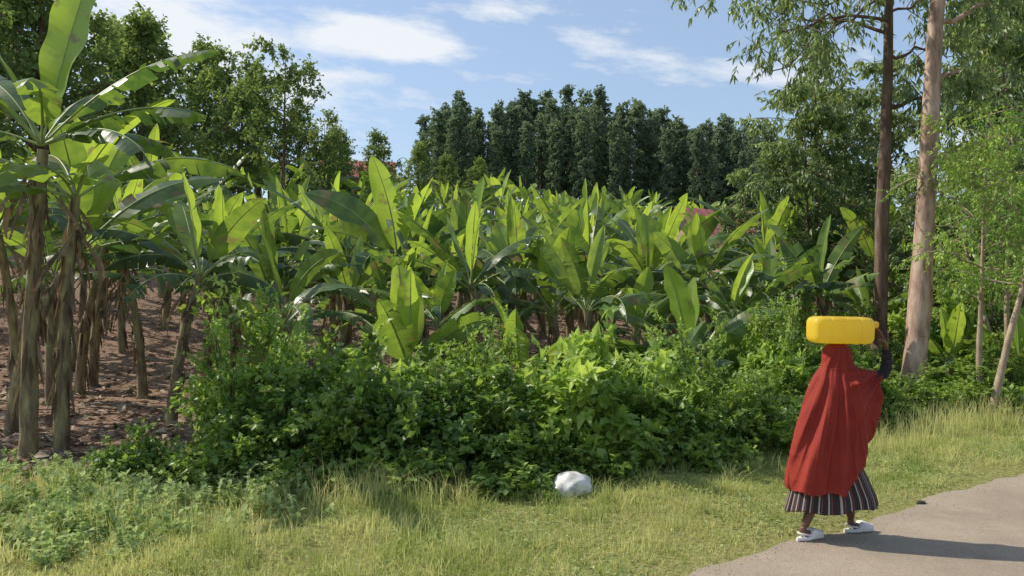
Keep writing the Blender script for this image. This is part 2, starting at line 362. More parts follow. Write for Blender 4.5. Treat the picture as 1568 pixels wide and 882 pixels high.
for me,x,y,s in [(bT[0],-3.3,9.7,(1,1,1.15)),(bT[1],-2.75,10.1,(.9,.9,.85)),(bA[0],-2.6,9.2,(1,1,.75)),(bA[1],-1.75,9.3,(1,1,1.0)),(bA[2],-.95,9.4,(1,1,.92)),(bB[1],-1.6,10.2,(1,1,.95)),
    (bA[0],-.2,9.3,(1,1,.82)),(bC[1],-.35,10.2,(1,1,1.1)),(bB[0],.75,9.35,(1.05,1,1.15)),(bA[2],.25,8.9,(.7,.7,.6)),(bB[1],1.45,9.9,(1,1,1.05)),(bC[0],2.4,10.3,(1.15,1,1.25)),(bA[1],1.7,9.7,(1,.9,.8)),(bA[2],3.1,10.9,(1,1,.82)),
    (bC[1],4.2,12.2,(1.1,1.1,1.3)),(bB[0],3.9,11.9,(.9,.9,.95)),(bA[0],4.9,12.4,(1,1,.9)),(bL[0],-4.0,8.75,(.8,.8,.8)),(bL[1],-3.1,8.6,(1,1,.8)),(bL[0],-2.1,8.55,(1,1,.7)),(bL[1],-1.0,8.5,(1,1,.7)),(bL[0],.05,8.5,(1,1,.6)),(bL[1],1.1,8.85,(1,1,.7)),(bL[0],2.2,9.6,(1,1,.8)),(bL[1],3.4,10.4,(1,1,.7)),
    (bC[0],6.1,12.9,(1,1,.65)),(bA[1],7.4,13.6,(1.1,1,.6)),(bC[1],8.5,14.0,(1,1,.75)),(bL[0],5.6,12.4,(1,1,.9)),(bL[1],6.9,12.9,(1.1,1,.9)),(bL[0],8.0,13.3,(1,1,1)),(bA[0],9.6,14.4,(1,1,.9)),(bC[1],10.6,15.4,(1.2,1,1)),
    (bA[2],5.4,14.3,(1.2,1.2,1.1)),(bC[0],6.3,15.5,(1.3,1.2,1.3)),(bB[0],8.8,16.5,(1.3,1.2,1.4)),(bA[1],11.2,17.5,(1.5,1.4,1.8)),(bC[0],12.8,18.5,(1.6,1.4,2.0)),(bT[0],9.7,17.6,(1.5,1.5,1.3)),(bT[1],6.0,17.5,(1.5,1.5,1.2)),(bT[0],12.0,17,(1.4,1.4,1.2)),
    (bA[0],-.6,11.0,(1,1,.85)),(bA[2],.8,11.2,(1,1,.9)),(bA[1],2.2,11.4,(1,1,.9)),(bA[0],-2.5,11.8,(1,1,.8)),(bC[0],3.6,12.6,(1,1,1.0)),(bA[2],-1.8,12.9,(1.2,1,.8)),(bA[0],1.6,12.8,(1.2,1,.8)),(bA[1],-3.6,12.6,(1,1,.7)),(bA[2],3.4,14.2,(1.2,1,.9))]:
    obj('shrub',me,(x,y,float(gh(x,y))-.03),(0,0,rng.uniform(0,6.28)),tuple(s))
# ------------------------------------------------------------------ trees
def tree(seed,H,r0,toff,z0,nb,bl,el,nsub,ntw,twl,per,LL,LW,droop,leaf,bark,upb=.6,sag=.1,tv=.3,seg=10,extra=(),wob=.12):
    rng=R(seed); mb=MB(); n=16; t=np.linspace(0,1,n)
    w=np.cumsum(rng.normal(size=(n,2)),0)*.012*H/10; w-=w[0]
    P=np.stack([toff[0]*t+w[:,0],toff[1]*t+w[:,1],t*H-.1*(t==0)],-1)
    rad=r0*(1-.9*t**1.1)*(1+rng.normal(size=n)*.03); rad[0]*=1.35
    tube(mb,P,rad,seg,1,.5)
    S=[];D=[];VV=[]
    br=[]
    for k in range(nb):
        f=(k+rng.random())/nb; tz=(z0+(H-z0)*f)/H
        br.append((tz,rng.uniform(0,6.28) if nb<6 else k*2.4+rng.normal()*.4,bl(f)*rng.uniform(.65,1.2),el(f)+rng.normal()*.15))
    br+=list(extra)
    for tz,az,ln,e in br:
        st=np.array([np.interp(tz,t,P[:,i]) for i in range(3)]); r=np.interp(tz,t,rad)
        u=np.linspace(0,1,9)[:,None]; d0=np.array([math.cos(az)*math.cos(e),math.sin(az)*math.cos(e),math.sin(e)])
        wb=rng.normal(size=(1,3))*wob*ln; wj=np.cumsum(rng.normal(size=(9,3)),0)*.022*ln*(wob/.12); wj-=wj[0]
        Q=st+d0*ln*u+wb*u*u+np.array([0,0,-sag*ln])*u**2+wj
        tube(mb,Q,max(r*.42,.008)*(1-.8*u[:,0])+.003,5,1,.5)
        bv=rng.normal()*.15
        for j in range(nsub):
            uu=rng.uniform(.3,1); b0=np.array([np.interp(uu,u[:,0],Q[:,i]) for i in range(3)])
            sdv=pw(d0*.5+rng.normal(size=3)*.7+np.array([0,0,-droop*.3])); sl=ln*rng.uniform(.2,.42)+.1
            if sl*r0>.03: tube(mb,np.array([b0,b0+sdv*sl*.5+[0,0,.02],b0+sdv*sl]),[.012,.008,.004],3,1,.5)
            for q in range(ntw):
                S.append(b0+sdv*sl*rng.uniform(.2,1)); D.append(sdv*.4+rng.normal(size=3)*.6+np.array([0,0,-droop*.8]))
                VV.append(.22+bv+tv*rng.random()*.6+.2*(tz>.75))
    S=np.array(S);D=np.array(D);VV=np.array(VV)
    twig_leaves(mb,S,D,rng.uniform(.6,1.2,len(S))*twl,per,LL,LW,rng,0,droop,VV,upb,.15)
    return mb.mesh('tree_mesh',[leaf,bark])
def tr(name,me,x,y,s=1,rz=None,parent=None):
    return obj(name,me,(x,y,float(gh(x,y))-.05),(0,0,rng.uniform(0,6.28) if rz is None else rz),s,parent)
E1=tree(200,13.5,.16,(.25,0),7.4,13,lambda f:3.0-1.5*f,lambda f:.25,8,7,.5,13,.19,.042,.9,M_euc,M_barkd,0.2,.2,wob=.25,
   extra=[(.55,3.3,4.2,.16),(.59,3.0,3.7,.25),(.53,2.8,2.8,.3),(.62,3.6,3.4,.15),(.5,.3,1.6,.2),(.57,3.15,2.6,.05),(.61,2.6,3.6,.1),(.42,-.3,1.2,.3)])
tr('eucalyptus_tree',E1,7.3,16,1,0)
E2=tree(201,14.5,.205,(.95,.1),7.6,12,lambda f:3.-1.4*f,lambda f:.35,7,7,.5,13,.19,.042,.9,M_euc,M_bark,0.2,.2,wob=.25,
   extra=[(.5,.2,1.7,.5),(.53,2.9,1.5,.6),(.40,.2,.6,.3),(.47,.4,2.2,.35)])
tr('eucalyptus_tree',E2,7.0,14,1,0)
Eg=[tree(210+k,9,.085,(.2,.1),2.0,26,lambda f:1.7*(1-f)**.5+.35,lambda f:.35,6,5,.4,12,.21,.066,.7,M_euc,M_barkd,.4,.2,tv=.5) for k in range(3)]
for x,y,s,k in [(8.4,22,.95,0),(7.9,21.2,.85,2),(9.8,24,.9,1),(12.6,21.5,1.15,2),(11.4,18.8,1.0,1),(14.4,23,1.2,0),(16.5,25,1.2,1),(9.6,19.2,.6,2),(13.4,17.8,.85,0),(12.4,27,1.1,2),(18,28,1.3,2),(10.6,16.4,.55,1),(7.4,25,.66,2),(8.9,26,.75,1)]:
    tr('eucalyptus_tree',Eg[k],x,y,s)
Sp=tree(230,5.0,.06,(.1,0),1.9,18,lambda f:1.1,lambda f:.5,6,5,.35,10,.09,.035,.5,M_bush2,M_barkp,.4,.15)
Sp2=tree(231,5.0,.07,(1.3,.2),2.0,18,lambda f:1.1,lambda f:.5,6,5,.35,10,.09,.035,.5,M_bush2,M_barkp,.4,.15)
tr('young_tree',Sp,7.85,13.5,.95,0); tr('young_tree',Sp2,7.55,12.7,.95,0); tr('young_tree',Sp,9.0,14.6,1.0,1); tr('young_tree',Sp2,9.6,15.6,.9,2)
# forest on the hill: tall narrow crowns, bare lower trunks
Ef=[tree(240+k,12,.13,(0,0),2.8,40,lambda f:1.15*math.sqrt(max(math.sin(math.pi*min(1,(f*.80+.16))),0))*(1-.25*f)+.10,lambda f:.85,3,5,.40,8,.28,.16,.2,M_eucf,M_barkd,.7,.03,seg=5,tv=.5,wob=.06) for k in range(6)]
forest=empty('eucalyptus_forest')
px=np.array([640,680,710,740,770,830,870,920,960,1030,1080,1130,1170,1230,1330]); py=np.array([190,165,152,162,152,145,140,150,158,172,180,185,200,228,245])
for row,(Y,n,k_) in enumerate(((82,17,.72),(86,22,.84),(90,25,.93),(94,26,.97),(98,26,1.0),(103,24,.97))):
    for i in range(n):
        b=-.11+(.56)*(i+.5*(row%2)+rng.uniform(-.32,.32))/n; y=Y+rng.uniform(-1.5,1.5); x=b*y
        top=2.08+(441-np.interp(784+1230*b,px,py))/1230*92
        s=(top-float(gh(x,y)))/12*k_*rng.uniform(.88,1.10); wd=rng.uniform(.95,1.2)
        o=tr('eucalyptus_in_forest',Ef[rng.integers(6)],x,y,s,parent=forest); o.scale=(s*wd,s*wd,s)
Bt=[tree(260+k,10,.25,(.3,.2),2.5,26,lambda f:3.6*(1-f*.75),lambda f:.35+.4*f,6,5,.7,10,.27,.16,.2,M_tree,M_barkd,.7,.05,seg=7,tv=.6) for k in range(3)]
for x,y,s,k in [(-25,38,1.4,0),(-21.5,37,1.3,1),(-29,44,1.35,2),(-19.3,42,1.05,0),(-24,52,1.15,1),(-28.5,58,1.2,2),(-23,60,1.15,0),(-20.5,57,1.05,1),(-33,58,1.2,0),(-19.5,62,1.05,2),(-15.5,58,.72,0),(-12.5,56,.62,1),(-17,50,.8,2),(-10.5,62,.65,0),(-8,68,.6,2),(-13.8,64,.62,1),(-6,72,.55,0),(-3,76,.55,1),(-22,33,.85,2),(-17.5,40,.62,1)]:
    tr('broadleaf_tree',Bt[k],x,y,s)
Bs=tree(270,9,.13,(.2,0),3.5,18,lambda f:2.5*(1-f*.5),lambda f:.6,5,5,.6,11,.22,.13,.2,M_tree,M_barkd,.7,.05,seg=6,tv=.4)
tr('broadleaf_tree',Bs,-12.9,45,1.12); tr('broadleaf_tree',Bs,-11.0,47,.75)
# ------------------------------------------------------------------ houses
M_roof=solid('rusty_red_roof',[(.3,(.32,.09,.07)),(.7,(.48,.17,.13))],3,.6,.4,.1,.01)
M_wall=solid('plaster_wall',[(.3,(.35,.25,.17)),(.7,(.5,.38,.28))],2,.9)
M_dark=solid('dark_opening',[(.3,(.02,.018,.015)),(.7,(.05,.04,.03))],3,.5)
def house(x,y,w,dp,hw,hr,rz):
    p=empty('tin_roofed_house',(x,y,float(gh(x,y)))); p.rotation_euler=(0,0,rz)
    def box(name,cx,cy,cz,sx,sy,sz,m):
        V=np.array([[a*sx/2+cx,b*sy/2+cy,c*sz/2+cz] for a in(-1,1) for b in(-1,1) for c in(-1,1)])
        F=[[0,1,3,2],[4,6,7,5],[0,4,5,1],[2,3,7,6],[0,2,6,4],[1,5,7,3]]
        mb=MB(); mb.add(V,F,0,.5,False); obj(name,mb.mesh(name,[m]),parent=p)
    box('walls',0,0,hw/2,w,dp,hw,M_wall)
    o=.4; n=int(w/.18); xs=np.linspace(-w/2-o,w/2+o,n); cor=.02*np.where(np.arange(n)%2,1,-1)
    mb=MB()
    for sg in(-1,1):
        e=np.stack([xs,np.full(n,sg*(dp/2+o)),hw-.15+cor],-1); r=np.stack([xs,np.full(n,0.),np.full(n,hw+hr)+cor],-1)
        V=np.vstack([e,r]); i=np.arange(n-1); F=np.stack([i,i+1,n+i+1,n+i],-1); mb.add(V,F,0,.5,False)
    obj('roof',mb.mesh('roof',[M_roof]),parent=p)
    mb=MB()
    for sx in(-1,1): mb.add([[sx*w/2,-dp/2,hw],[sx*w/2,dp/2,hw],[sx*w/2,0,hw+hr-.05]],[[0,1,2]],0,.5,False)
    obj('gables',mb.mesh('gables',[M_wall]),parent=p)
    box('door',0,-dp/2-.01,1.0,.9,.06,2.0,M_dark); box('window_1',-w*.3,-dp/2-.01,1.5,.9,.06,.8,M_dark); box('window_2',w*.3,-dp/2-.01,1.5,.9,.06,.8,M_dark)
house(8.9,34.5,4.2,4.5,3.0,1.9,.5); house(-14.2,74,6,5,2.9,1.8,.2)
# ------------------------------------------------------------------ grass
def lown(x,y,k=1.): return .5+.25*np.sin(x*1.7*k+y*.9*k+1)+.25*np.sin(y*2.3*k-x*1.1*k+2.2)*np.sin(x*.8*k+3)
def verge(x,y,d): return (d<3.85)|(y<8.75+.25*np.sin(x*2.3))
def grass():
    rng=R(9); mb=MB()
    def blades(x,y,h,w,var,lean=.5):
        n=len(x); z=gh(x,y)-.005; a=rng.uniform(0,6.28,n); b=rng.uniform(0,6.28,n)
        sx=np.cos(a)*w/2; sy=np.sin(a)*w/2; l=np.abs(rng.normal(size=n))*lean*h
        lx=np.cos(b)*l; ly=np.sin(b)*l
        V=np.stack([np.stack([x-sx,y-sy,z],-1),np.stack([x+sx,y+sy,z],-1),
          np.stack([x-sx*.8+lx*.35,y-sy*.8+ly*.35,z+h*.6],-1),np.stack([x+sx*.8+lx*.35,y+sy*.8+ly*.35,z+h*.6],-1),
          np.stack([x+lx,y+ly,z+h*.95],-1)],1).reshape(-1,3)
        k=np.arange(n)[:,None]*5
        F=np.concatenate([k+np.array([[0,1,3]]),k+np.array([[0,3,2]]),k+np.array([[2,3,4]])])
        mb.add(V,F,0,np.repeat(np.clip(var,0,1),5),False)
    n=420000
    s=rng.uniform(-9,17,n); d=6.2*rng.random(n)-.05
    x,y=sd(s,d); keep=(y>5.0)&(np.abs(x)<.66*y+.6)&verge(x,y,d)
    e=d+.06*np.sin(s*2.1)+.1*rng.normal(size=n)
    dens=smooth(-.02,.6,e)*(.3+.7*lown(x,y,1.6)*(.5+lown(x+3,y,5)))
    keep&=rng.random(n)<dens
    x,y,d=x[keep],y[keep],d[keep]; n=len(x)
    h=rng.uniform(.025,.075,n)*(.5+1.2*lown(x+5,y,1.4))*(.55+.45*smooth(.1,.8,d))
    var=.12+.6*lown(x,y,.7)+.4*(lown(x+9,y,4.3)-.5)+rng.normal(size=n)*.22+.2*(1-smooth(0,.7,d))
    blades(x,y,h,rng.uniform(.004,.009,n),var,.9)
    nt=1150; s=rng.uniform(-9,17,nt); d=rng.uniform(.25,5.6,nt); tx,ty=sd(s,d); k=verge(tx,ty,d+.3)&(np.abs(tx)<.66*ty+.6)&(ty>5); tx,ty,d=tx[k],ty[k],d[k]; nt=len(tx)
    hh=rng.uniform(.07,.26,nt)*(1+.5*(d>2.2))*(.6+.4*smooth(.3,1.2,d)); m=36
    x=(tx[:,None]+rng.normal(size=(nt,m))*.06).ravel(); y=(ty[:,None]+rng.normal(size=(nt,m))*.06).ravel()
    blades(x,y,(hh[:,None]*rng.uniform(.4,1.1,(nt,m))).ravel(),.006,np.clip(np.repeat(rng.uniform(.0,1.,nt),m)+rng.normal(size=nt*m)*.1,0,1),.85)
    for cx,cy,hm,c in ((-1.3,7.7,.42,130),(-1.65,8.0,.5,100),(5.9,11.3,.55,260),(5.2,10.6,.4,200),(4.6,10.1,.32,150),(7.2,12.0,.55,260),(-1.0,6.7,.28,130),(8.6,13,.5,200),(3.6,9.2,.25,120),(-4.8,8.4,.3,120),(6.6,11.7,.4,200),(-.4,6.2,.28,90),(-2.2,6.4,.3,90),(.6,6.6,.22,80),(-3.3,7.0,.3,100)):
        blades(cx+rng.normal(size=c)*.28,cy+rng.normal(size=c)*.16,rng.uniform(.4,1.1,c)*hm,np.full(c,.005),rng.uniform(.6,1,c),.5)
    obj('grass',mb.mesh('grass',[M_grass]))
    mb=MB()
    n=90000; s=rng.uniform(-9,17,n); d=rng.uniform(.12,6.0,n); x,y=sd(s,d)
    k=(np.abs(x)<.66*y+.6)&(rng.random(n)<.12+.88*smooth(.42,.75,lown(x+2,y+1,1.3)))&(y>5)&verge(x,y,d)
    x,y=x[k],y[k]; n=len(x)
    P=np.stack([x,y,gh(x,y)+rng.uniform(.01,.07,n)],-1)
    D=pw(np.concatenate([rng.normal(size=(n,2)),rng.uniform(-.1,.4,(n,1))],1)); N=np.array([0,0,1.])+rng.normal(size=(n,3))*.3
    leafset(mb,P,D,N,rng.uniform(.018,.05,n),rng.uniform(.013,.03,n),np.clip(.35+.3*rng.normal(size=n),0,1),0)
    m=2300; wx=rng.uniform(-7,-1.2,m); wy=rng.uniform(6.0,8.95,m)
    k=(rng.random(m)<smooth(-.8,-3.4,wx-.8*(wy-7.8))*smooth(.15,.55,lown(wx,wy,2.2))) ; wx,wy=wx[k],wy[k]; m=len(wx)
    S=np.stack([wx,wy,gh(wx,wy)],-1); D=np.array([0,0,1.])+rng.normal(size=(m,3))*.35
    twig_leaves(mb,S,D,rng.uniform(.06,.28,m),15,.072,.05,rng,0,.1,rng.uniform(.2,1,m),1.2,.15)
    obj('roadside_weeds',mb.mesh('roadside_weeds',[M_weed]))
    mb=MB(); n=11000; b=rng.uniform(-.68,.3,n); Y=9+22*rng.random(n)**1.4; x=b*Y; y=Y
    k=dist(x,y)>3.2; x,y=x[k],y[k]; n=len(x)
    P=np.stack([x,y,gh(x,y)+rng.uniform(.005,.05,n)],-1)
    D=pw(np.concatenate([rng.normal(size=(n,2)),rng.uniform(-.15,.25,(n,1))],1)); N=np.array([0,0,1.])+rng.normal(size=(n,3))*.35
    L=rng.uniform(.06,.3,n); leafset(mb,P,D,N,L,L*rng.uniform(.2,.5,n),rng.random(n),0,.2,.15)
    obj('leaf_litter',mb.mesh('leaf_litter',[M_litter]))
grass()
def pebbles():
    rng=R(12); mb=MB(); n=420
    s=rng.uniform(-1,8,n); d=rng.normal(size=n)*.12-.03; x,y=sd(s,d)
    base=np.array([[1,0,0],[0,1,0],[-1,0,0],[0,-1,0],[0,0,1],[0,0,-1]],float)
    F=[[0,1,4],[1,2,4],[2,3,4],[3,0,4],[1,0,5],[2,1,5],[3,2,5],[0,3,5]]
    for i in range(n):
        r=rng.uniform(.003,.008)*(1.8 if rng.random()<.03 else 1)
        mb.add(base*r*rng.uniform(.6,1.3,(6,1))*[1,1,.6]+[x[i],y[i],.007],F,0,.5)
    obj('gravel',mb.mesh('gravel',[solid('gravel',[(.3,(.20,.16,.12)),(.7,(.40,.33,.26))],3,.9)]))
pebbles()
def blob(name,loc,size,seed,mat,seg=40):
    rng=R(seed); n=seg; m=seg//2; th=np.linspace(0,2*np.pi,n,endpoint=False); ph=np.linspace(0.001,np.pi-.001,m)
    T,Ph=np.meshgrid(th,ph); V=np.stack([np.sin(Ph)*np.cos(T),np.sin(Ph)*np.sin(T),np.cos(Ph)],-1)
    r=np.ones(T.shape)
    for k in range(14):
        d=pw(rng.normal(size=3)); r=np.minimum(r,rng.uniform(.80,.99)/np.maximum((V@d),.05))
    for k in range(10):
        d=rng.normal(size=3)*4; r+=.018*np.sin(V@d*1.5+k)
    V=V*r[...,None]*np.array(size)
    i=np.arange(m-1)[:,None]; j=np.arange(n)[None]; j2=(j+1)%n
    F=np.stack([i*n+j,(i+1)*n+j,(i+1)*n+j2,i*n+j2],-1).reshape(-1,4)
    mb=MB(); mb.add(V,F); return obj(name,mb.mesh(name,[mat]),loc,(0,0,.3))
blob('white_stone',(.6,8.1,.06),(.23,.18,.16),7,solid('pale_stone',[(.35,(.42,.40,.36)),(.5,(.68,.65,.60)),(.7,(.80,.78,.74))],9,.8,.3,.5,.01))
blob('dark_stone',(3.93,7.72,.012),(.05,.035,.02),6,M_dark,16)
#WOMAN
WX,WY=2.66,6.66
woman=empty('woman_carrying_jerrycan',(WX,WY,0))
def U(px): return (px-1280)/187.
M_skin=solid('brown_skin',[(.3,(.12,.058,.034)),(.7,(.18,.09,.055))],12,.5,.4,.05)
M_shoe=solid('white_rubber',[(.3,(.66,.62,.58)),(.7,(.80,.77,.74))],20,.5,.4,.05)
def skinobj(name,chains,mat,sub=2):
    V=[];Ed=[];rad=[];roots=[]; key={}
    for ch in chains:
        prev=None
        for q,(p,r) in enumerate(ch):
            kk=tuple(round(a,4) for a in p)
            if kk in key: idx=key[kk]
            else:
                idx=len(V); key[kk]=idx; V.append(p); rad.append(r if isinstance(r,tuple) else (r,r))
                if q==0: roots.append(idx)
            if prev is not None: Ed.append((prev,idx))
            prev=idx
    me=bpy.data.meshes.new(name); me.from_pydata(V,Ed,[]); me.materials.append(mat)
    o=obj(name,me,parent=woman)
    md=o.modifiers.new('skin','SKIN'); md.use_smooth_shade=True
    if not me.skin_vertices:
        bpy.context.view_layer.objects.active=o; bpy.ops.mesh.customdata_skin_add()
    sv=me.skin_vertices[0].data
    for i,r in enumerate(rad): sv[i].radius=r; sv[i].use_root=(i in roots)
    ss=o.modifiers.new('sub','SUBSURF'); ss.levels=sub; ss.render_levels=sub
    return o
LA=(-.27,-.07,.10); RA=(.215,.15,.11)
pel=(.0,.02,.88)
chains=[[(pel,.13),((.01,.02,1.05),.115),((.03,.02,1.22),.12),((.04,.02,1.36),.055),((.05,.02,1.42),.045)],
 [(pel,.13),((-.07,.06,.82),.09),((-.07,.02,.48),.055),((-.17,-.03,.30),.05),(LA,.033)],
 [(pel,.13),((.06,-.06,.82),.09),((.14,.06,.50),.055),((.18,.11,.32),.048),(RA,.033)],
 [((.03,.02,1.22),.12),((-.09,.08,1.29),.05),((-.13,.12,1.05),.04),((-.06,.15,.85),.032)],
 [((.03,.02,1.22),.12),((.13,.0,1.30),.045),((.43,.05,1.352),.030),((.462,.04,1.42),.029),((.460,.028,1.50),.028),((.45,.01,1.585),.024)]]
skinobj('body',chains,M_skin)
def feet():
    for nm,(ax,ay,az),hx in(('left',LA,(.93,.36)),('right',RA,(.985,.17))):
        h=np.array([hx[0],hx[1],0]); s=np.array([-hx[1],hx[0],0]); a=np.array([ax,ay,0])
        f=lambda l,w,z:tuple(a+h*l+s*w+np.array([0,0,z]))
        skinobj(nm+'_foot',[[(tuple([ax,ay,az+.03]),.034),(f(-.01,0,.075),.034),(f(.05,0,.058),.03),(f(.12,0,.04),(.03,.022)),(f(.165,0,.034),(.028,.014))]],M_skin)
        mb=MB(); ls=np.linspace(-.065,.205,18); n=20; th=np.linspace(0,2*np.pi,n,endpoint=False); V=[]
        for l in ls:
            q=(l+.065)/.27; w=(.032+.018*math.sin(q*2.2))*min(1,(max(math.sin(math.pi*min(max(q,0.01),.99)),0))**.35)
            topz=.03+ (.062*smooth(.36,.55,q)-.035*smooth(.6,1.,q)); 
            for t in th: 
                zz=math.sin(t); z=(topz*.5)*(1+np.sign(zz)*abs(zz)**.5)
                V.append(a+h*l+s*w*np.sign(math.cos(t))*abs(math.cos(t))**.6+np.array([0,0,z+.007]))
        i=np.arange(17)[:,None]; j=np.arange(n)[None]; j2=(j+1)%n
        F=np.stack([i*n+j,i*n+j2,(i+1)*n+j2,(i+1)*n+j],-1).reshape(-1,4); mb.add(np.array(V),F)
        mb.add(np.array(V[:n]),[list(range(n))]); mb.add(np.array(V[-n:]),[list(range(n))])
        u=np.linspace(-1.9,1.9,14); st=np.array([a+h*(.015-.06*math.cos(x))+s*.043*math.sin(x)+np.array([0,0,.06+.01*math.cos(x)]) for x in u])
        tube(mb,st,.007,6)
        obj(nm+'_clog',mb.mesh(nm+'_clog',[M_shoe]),parent=woman)
feet()
def head():
    n=48;m=36; th=np.linspace(0,2*np.pi,n,endpoint=False); ph=np.linspace(.001,np.pi-.001,m)
    T,Ph=np.meshgrid(th,ph); d=np.stack([np.sin(Ph)*np.cos(T),np.sin(Ph)*np.sin(T),np.cos(Ph)],-1)
    V=d*np.array([.09,.072,.11])
    jaw=smooth(0,-1,d[...,2]); V[...,1]*=1-.3*jaw; V[...,0]*=1-.12*jaw
    def bmp(cx,cy,cz,r,a):
        q=np.exp(-(((d-pw(np.array([cx,cy,cz],float)))**2).sum(-1))/r**2); return q*a
    V[...,0]+=bmp(1,0,-.12,.13,.022)+bmp(1,0,.05,.1,.008)-bmp(1,.33,.1,.16,.009)-bmp(1,-.33,.1,.16,.009)+bmp(1,0,-.45,.14,.009)+bmp(1,.0,-.85,.2,.01)
    mb=MB(); i=np.arange(m-1)[:,None]; j=np.arange(n)[None]; j2=(j+1)%n
    F=np.stack([i*n+j,(i+1)*n+j,(i+1)*n+j2,i*n+j2],-1).reshape(-1,4); mb.add(V,F)
    tube(mb,np.array([[.092,-.022,-.048],[.098,0,-.046],[.092,.022,-.048]]),[.003,.006,.003],8,1)
    obj('head',mb.mesh('head',[M_skin,solid('lips',[(.3,(.10,.03,.025)),(.7,(.12,.04,.03))])]),(.045,.02,1.485),(0,0,.63),parent=woman)
    for sg in(-1,1):
        mb=MB(); mb.add(d*.011,F); e=obj('eye_'+('l' if sg>0 else 'r'),mb.mesh('eye',[M_shoe]),parent=woman)
        c=math.cos(.63);s_=math.sin(.63); lx,ly=.076,.03*sg; e.location=(.045+lx*c-ly*s_,.02+lx*s_+ly*c,1.495)
head()
def loft(name,zt,left,right,dep,hem,mat,nt,nr,foldf,cy=0,arm=None,varf=None,hole=None,solidify=.004):
    th=np.linspace(0,2*np.pi,nt,endpoint=False); t=np.linspace(0,1,nr)
    T,Th=np.meshgrid(t,th,indexing='ij')
    Hm=hem(Th); Z=zt-T*(zt-Hm)
    def ip(tab,tr=lambda v:v):
        zs=sorted(tab); return np.interp(Z,zs,[tr(tab[z]) for z in zs])
    Lz=ip(left,U);Rz=ip(right,U);Dz=ip(dep)
    c=(Lz+Rz)/2; hw=(Rz-Lz)/2; ct,st=np.cos(Th),np.sin(Th)
    am=arm(Z) if arm is not None else 0
    X=c+hw*np.sign(ct)*np.abs(ct)**.85; Yv=Dz*st*(1-.7*am*smooth(0.15,.95,ct))
    f=foldf(X,Z,Th,T)
    X=X+ct*f*.5; Yv=Yv+np.sign(st)*np.abs(st)**.3*f
    V=np.stack([X,Yv+cy,Z],-1)
    i=np.arange(nr-1)[:,None]; j=np.arange(nt)[None]; j2=(j+1)%nt
    F=np.stack([i*nt+j,(i+1)*nt+j,(i+1)*nt+j2,i*nt+j2],-1).reshape(-1,4)
    if hole is not None:
        cz=V.reshape(-1,3)[F].mean(1); ta=Th.ravel()[F[:,0]]
        F=F[~hole(cz,ta)]
    mb=MB(); var=varf(Th,T) if varf is not None else np.full(Z.shape,.5)
    mb.add(V,F,0,var.ravel())
    o=obj(name,mb.mesh(name,[mat]),parent=woman)
    if solidify:
        s=o.modifiers.new('s','SOLIDIFY'); s.thickness=solidify; s.offset=-1
    return o
def sr(x,p=2.2): return (.5+.5*np.cos(x))**p
left={1.618:1288,1.612:1277,1.595:1271,1.55:1267,1.50:1266,1.46:1266,1.42:1264,1.38:1258,1.34:1252,1.25:1245,1.0:1231,.85:1222,.7:1215,.5:1212,.38:1215}
right={1.618:1289,1.612:1299,1.595:1304,1.55:1308,1.5:1310,1.44:1313,1.41:1322,1.395:1340,1.385:1350,1.35:1354,1.25:1355,1.0:1352,.85:1342,.7:1330,.5:1320,.38:1312}
dep={1.618:.01,1.612:.06,1.595:.09,1.55:.105,1.48:.105,1.42:.10,1.38:.115,1.3:.14,1.1:.165,.8:.185,.5:.20,.38:.20}
def fold(X,Z,Th,T):
    ph=np.where(np.sin(Th)<0,0,1.7)
    phi=np.arctan2(X-.05,1.75-Z)
    down=smooth(1.48,.9,Z)
    f=.040*sr(phi*33+1.2*np.sin(Z*3.)+ph)+.024*sr(phi*58+1.3+1.1*np.sin(Z*4+X*3)+ph)+.006*sr(phi*150+Z*3)
    f=(f-.015)*(.18+.82*down)
    a=np.arctan2(1.44-Z,.48-X); arm=smooth(.02,.2,X)*smooth(.75,1.05,Z)*smooth(1.43,1.36,Z)
    g=.036*sr(a*15+.6*np.sin(X*8))+.016*sr(a*29+1)
    w=np.clip(arm,0,1)
    return f*(1-.6*w)+(g-.008)*w+.0025*np.sin(Th*7+Z*9)
m,nt=newmat('red_cloth'); out=nt.nodes.new('ShaderNodeOutputMaterial')
a=noise(nt,5,4); w=noise(nt,260,2)
p=nt.nodes.new('ShaderNodeBsdfPrincipled'); lk(nt,ramp(nt,a,[(.3,(.24,.028,.019)),(.7,(.32,.04,.026))]),p.inputs['Base Color']); p.inputs['Roughness'].default_value=.75; p.inputs['Specular IOR Level'].default_value=.2
lk(nt,bump(nt,w,.15,.001),p.inputs['Normal'])
tl=nt.nodes.new('ShaderNodeBsdfTranslucent'); tl.inputs[0].default_value=(.45,.04,.02,1); mx=nt.nodes.new('ShaderNodeMixShader'); mx.inputs[0].default_value=.08
lk(nt,p.outputs[0],mx.inputs[1]); lk(nt,tl.outputs[0],mx.inputs[2]); lk(nt,mx.outputs[0],out.inputs[0]); M_red=m
loft('red_veil',1.618,left,right,dep,lambda th:.405+.22*smooth(.35,1,np.cos(th))**1.2+.010*np.sin(th*7),M_red,560,240,fold,.02,
  arm=lambda Z:smooth(.55,.95,Z)*smooth(1.46,1.38,Z),hole=lambda c,t:(c[:,2]<1.545)&(c[:,2]>1.42)&(np.abs(t-.9)<.6))
m,nt=newmat('striped_skirt_cloth'); out=nt.nodes.new('ShaderNodeOutputMaterial')
mm=nt.nodes.new('ShaderNodeMath'); mm.operation='MULTIPLY'; mm.inputs[1].default_value=30; lk(nt,attr(nt),mm.inputs[0])
fr=nt.nodes.new('ShaderNodeMath'); fr.operation='FRACT'; lk(nt,mm.outputs[0],fr.inputs[0])
